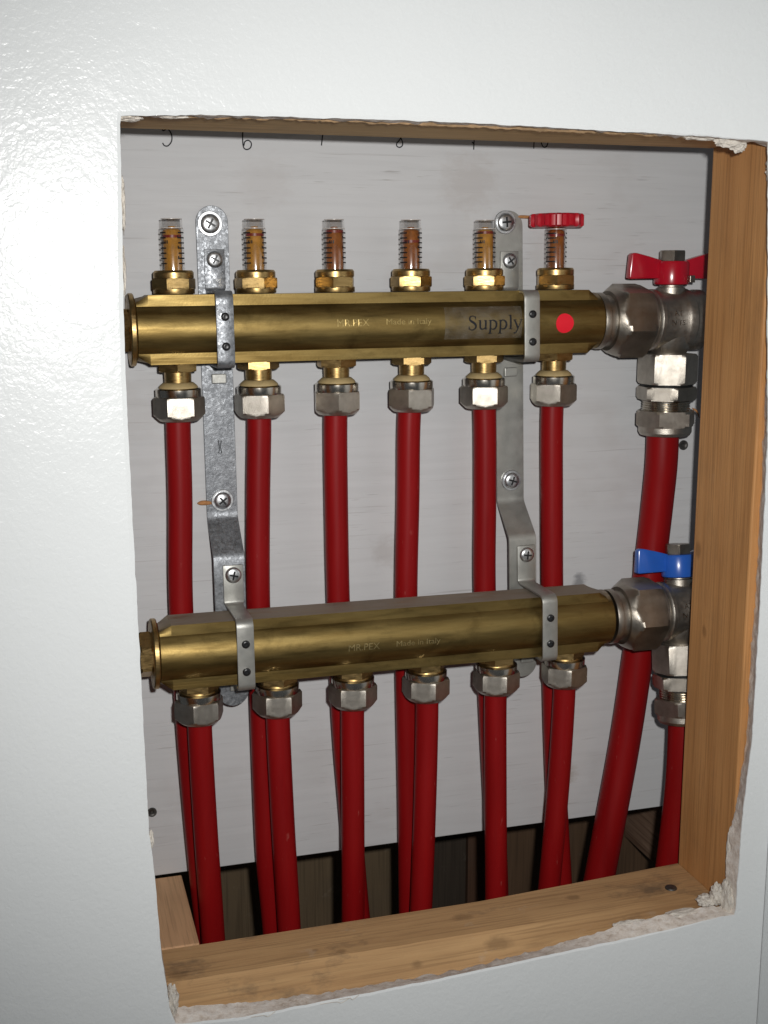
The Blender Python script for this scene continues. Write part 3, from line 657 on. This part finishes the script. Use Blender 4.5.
def plate(parent, mat, ztop, zbot):
    """one bent strip, x centred on 0; rounded ends, thickness behind its front face"""
    W = 10.0; st = []
    path = []
    for k in range(9): # rounded head
        a = R_(90 * k / 8); path.append((YP, ztop - W + W * math.cos(a), W * math.sin(a) if k else 0.6))
    for z in (40, 0, -40, -80, -110, -121): path.append((YP, z, W))
    d1, d2 = (YP, -126), (YQ, -147)
    path += [(YP, -123.5, W), (YP - 0.6, -125.6, W), (YP - 2, -127.6, W), (YQ + 2.4, -144.6, W), (YQ + 0.8, -146.6, W), (YQ, -149.4, W)]
    for z in (-165, -185, -205, -220): path.append((YQ, z, W))
    for k in range(9):
        a = R_(90 * k / 8); path.append((YQ, zbot + W - W * math.sin(a), W * math.cos(a) if k < 8 else 0.6))
    rs = []; n = len(path)
    for i, (y, z, w_) in enumerate(path):
        a, b = path[max(0, i - 1)], path[min(n - 1, i + 1)]
        dy, dz = b[0] - a[0], b[1] - a[1]; l = math.hypot(dy, dz) or 1; ny, nz_ = -dz / l, dy / l
        rs.append([(-w_, y, z), (w_, y, z), (w_, y + ny * 1.9, z + nz_ * 1.9), (-w_, y + ny * 1.9, z + nz_ * 1.9)])
    return link('bracket_plate', MB().rings(rs).mesh('bracket_plate', mat, 28, 0.25, 1), parent)
def clamp(parent, x, yp, ya, zc, mat, tabx, screwmat):
    """strap that hooks over a manifold and is screwed to the plate by its tab"""
    W = 5.3; th = 1.8; top = zc + HH + 0.6; bot = zc - HH - 0.8; fr = ya - RB - 0.9
    # path runs on the inner face: tab -> over the top -> down the front -> back under
    p = [(yp - 0.2, top + 27)] + [(yp - 0.2, top + 9)]
    p += arcpts((yp - 4.2, top + 4.0), 4.0, 0, -90)[0:]
    p += [(yp - 12, top), (ya, top - 0.0)]
    p += arcpts((fr + 3.6, top - 3.6), 3.6, 90, 180)
    p += [(fr, zc + 8), (fr, zc - 8)]
    p += arcpts((fr + 3.2, bot + 3.2), 3.2, 180, 270)
    p += [(ya, bot), (yp - 3.5, bot)]
    rs = []; n = len(p)
    for i, (y, z) in enumerate(p):
        a, b = p[max(0, i - 1)], p[min(n - 1, i + 1)]
        dy, dz = b[0] - a[0], b[1] - a[1]; l = math.hypot(dy, dz); ny, nz_ = dz / l, -dy / l
        w_ = W; xo = x
        if i <= 3: w_ = 6.4; xo = tabx
        elif i < 9: k = (i - 3) / 6; w_ = 6.4 + (W - 6.4) * k; xo = tabx + (x - tabx) * k
        rs.append([(xo - w_, y, z), (xo + w_, y, z), (xo + w_, y + ny * th, z + nz_ * th), (xo - w_, y + ny * th, z + nz_ * th)])
    # make sure thickness lies outside (towards viewer on the tab)
    c = link('clamp_strap', MB().rings(rs).mesh('clamp_strap', mat, 30, 0.35, 2), parent)
    pan_screw(c, tabx, yp - 1.9, zc + 41.8, 5.2, 0, random.uniform(0, 1.5), screwmat)
    for dz in (7.7, -9.9):
        b = MB().lathe([(2.5, 0.3), (2.5, -1.0), (2.0, -1.5), (1.3, -1.6), (1.2, -0.9), (0.2, -0.8)], 'y', seg=24)
        link('clamp_bolt', b.mesh('clamp_bolt', BLACK, 40), c, (x, fr - th, zc + dz))
    hk = MB().box(tabx - 4.6, tabx + 4.6, yp - 3.4, yp - 0.4, zc - HH - 14.5, zc - HH - 8.5)
    link('hook_end', hk.mesh('hook_end', SATIN, 0, 0.5), c)
    return c
for bx, lean, mat, lab, k in ((27.8, -0.5, SPANGLE, 'spangled galvanised steel mounting bracket near the left ends of the manifolds', 0),
                              (227.6, -1.55, SATIN, 'satin zinc steel mounting bracket near the right ends of the manifolds', 1)):
    t = thing('mounting_bracket', lab, 'bracket', (bx, 0, -60), (0, R_(lean), 0), 'brackets holding both manifolds')
    # local frame: x across, z relative to -60
    g = link('bracket_plate', None, t) if False else None
    pl = plate(t, mat, 70.5, -247)
    pl.location = (0, 0, 60 * MM)
    dxu = (-0.4, -1.2)[k]; dxl = (0.8, 0.6)[k]
    cu_ = clamp(t, dxu, YP, 0, ZU, mat, dxu + 1.0, SCREW); cu_.location = (0, 0, 60 * MM)
    cl_ = clamp(t, dxl + 1.2, YQ, YL, ZL, mat if k else SATIN, dxl + 1.2, SCREW); cl_.location = (0, 0, 60 * MM)
    pan_screw(t, (-1.4, -2.8)[k], YP, 60 + (59.5, 63)[k], 6.0, 7.6, 0.5 + k, SCREW)
    pan_screw(t, (0.2, 0.4)[k], YP, 60 + (-114.5, -111)[k], 5.6, 7.2, 0.9 + k, SCREW)
    if k == 0:
        s_ = MB()
        for xo in (-0.9, 0.9): s_.tube([(xo, YP - 0.1, -15.5), (xo * 0.4, YP - 0.1, -20), (xo, YP - 0.1, -24)], 0.28, 6)
        link('punch_mark', s_.mesh('punch_mark', BLACK), t)

# ================================================================== pipes
PR = 7.7
up = [[(0, -40), (-.6, -66), (-.9, -110), (-2.6, -174), (-0.8, -257), (3.4, -345), (8.2, -411), (20, -520), (22, -600)],
      [(50, -40), (49.8, -67), (48.2, -112), (46.9, -177), (47.7, -259), (49.2, -351), (52.9, -411), (58, -520), (58, -600)],
      [(100, -40), (99.2, -69), (99.3, -115), (100, -178), (102.6, -261), (107.2, -330), (113.1, -409), (124, -520), (126, -600)],
      [(150, -40), (148.4, -71), (148, -117), (146.9, -178), (147.8, -248), (149.4, -328), (150.4, -411), (152, -520), (152, -600)],
      [(200, -40), (201.5, -73), (202.3, -120), (203, -181), (208, -262), (214.4, -360), (217, -406), (222, -520), (222, -600)],
      [(250, -40), (249.8, -74), (251.2, -122), (253, -179), (256.5, -259), (261, -335), (267, -406), (277, -520), (279, -600)]]
ordn = ('leftmost', 'second', 'third', 'fourth', 'fifth', 'sixth')
for i, pts in enumerate(up):
    P = catmull([(x, 0.0 + (0 if z > -230 else 1.0), z) for x, z in pts], 7)
    tag(link('red_pipe', MB().tube(P, PR, 28).mesh('red_pipe', PEX, 40)),
        '%s red plastic pipe from the left under the upper manifold, passing behind the lower one' % ordn[i], 'pipe', 'red pipes from the upper manifold')
low = [(4.2, 4.3, 8.5), (54.2, 54.4, 59.1), (104.0, 103.6, 103.2), (154.6, 155.0, 151.6), (204, 203.8, 206.8), (254.2, 254.4, 247.2)]
for i, (a, b, c) in enumerate(low):
    e = c + (c - b) * 0.8
    P = catmull([(a, YL, ZL - HH - 14), (b, YL, -262), ((b + c) / 2 - (c - b) * 0.12, YL - 0.5, -325), (c, YL, -397), (e, YL + 4, -500), (e, YL + 8, -600)], 8)
    tag(link('red_pipe', MB().tube(P, PR, 28).mesh('red_pipe', PEX, 40)),
        '%s red plastic pipe from the left dropping out of the lower manifold' % ordn[i], 'pipe', 'red pipes from the lower manifold')
P = catmull([(334, 0, ZU - 68), (334, 0, -100), (333.6, 2, -125), (331.5, 4, -165), (324.5, 4, -235), (315, 3, -310), (299, 1, -403), (283, 0, -500), (272, 0, -600)], 8)
tag(link('thick_red_pipe', MB().tube(P, 11.2, 36).mesh('thick_red_pipe', PEX, 40)), 'thick red pipe slanting down from the red handled valve', 'pipe')
P = catmull([(341.4, YL - 10.5, ZL - 66), (341.4, YL - 13, ZL - 84), (339.5, YL - 15.5, -330), (335, YL - 15, -392), (328, YL - 10, -500), (326, YL - 6, -600)], 8)
tag(link('thick_red_pipe', MB().tube(P, 11.2, 36).mesh('thick_red_pipe', PEX, 40)), 'thick red pipe beside the stud below the blue handled valve', 'pipe')

# ================================================================== small loose bits
def splinter(pts, r, label, mat=SPLINT):
    P = catmull(pts, 3); mb = MB(); n = len(P); rs = []
    for i, p in enumerate(P):
        rr_ = r * (1 - 0.75 * abs(2 * i / (n - 1) - 1) ** 3)
        rs.append([(p.x, p.y + rr_ * math.cos(a), p.z + rr_ * math.sin(a)) for a in [2 * math.pi * k / 8 for k in range(8)]])
    mb.rings(rs); tag(link('wood_splinter', mb.mesh('wood_splinter', mat, 50)), label, 'splinter')
splinter([(229, 21.4, 66.5), (236, 21.2, 66.6), (250, 21.4, 66.0)], 1.1, 'thin brown splinter sticking out beside the red hand wheel')
splinter([(12.5, 21.6, -116.0), (17, 21.2, -115.8), (24, 21.4, -116.2)], 1.6, 'small orange splinter sticking out left of the bracket screw')
splinter([(352.5, -6, -62), (355.5, -8, -64.5), (357.5, -8, -69)], 0.9, 'tiny tan shaving caught on the upper right fitting', SPLINT)
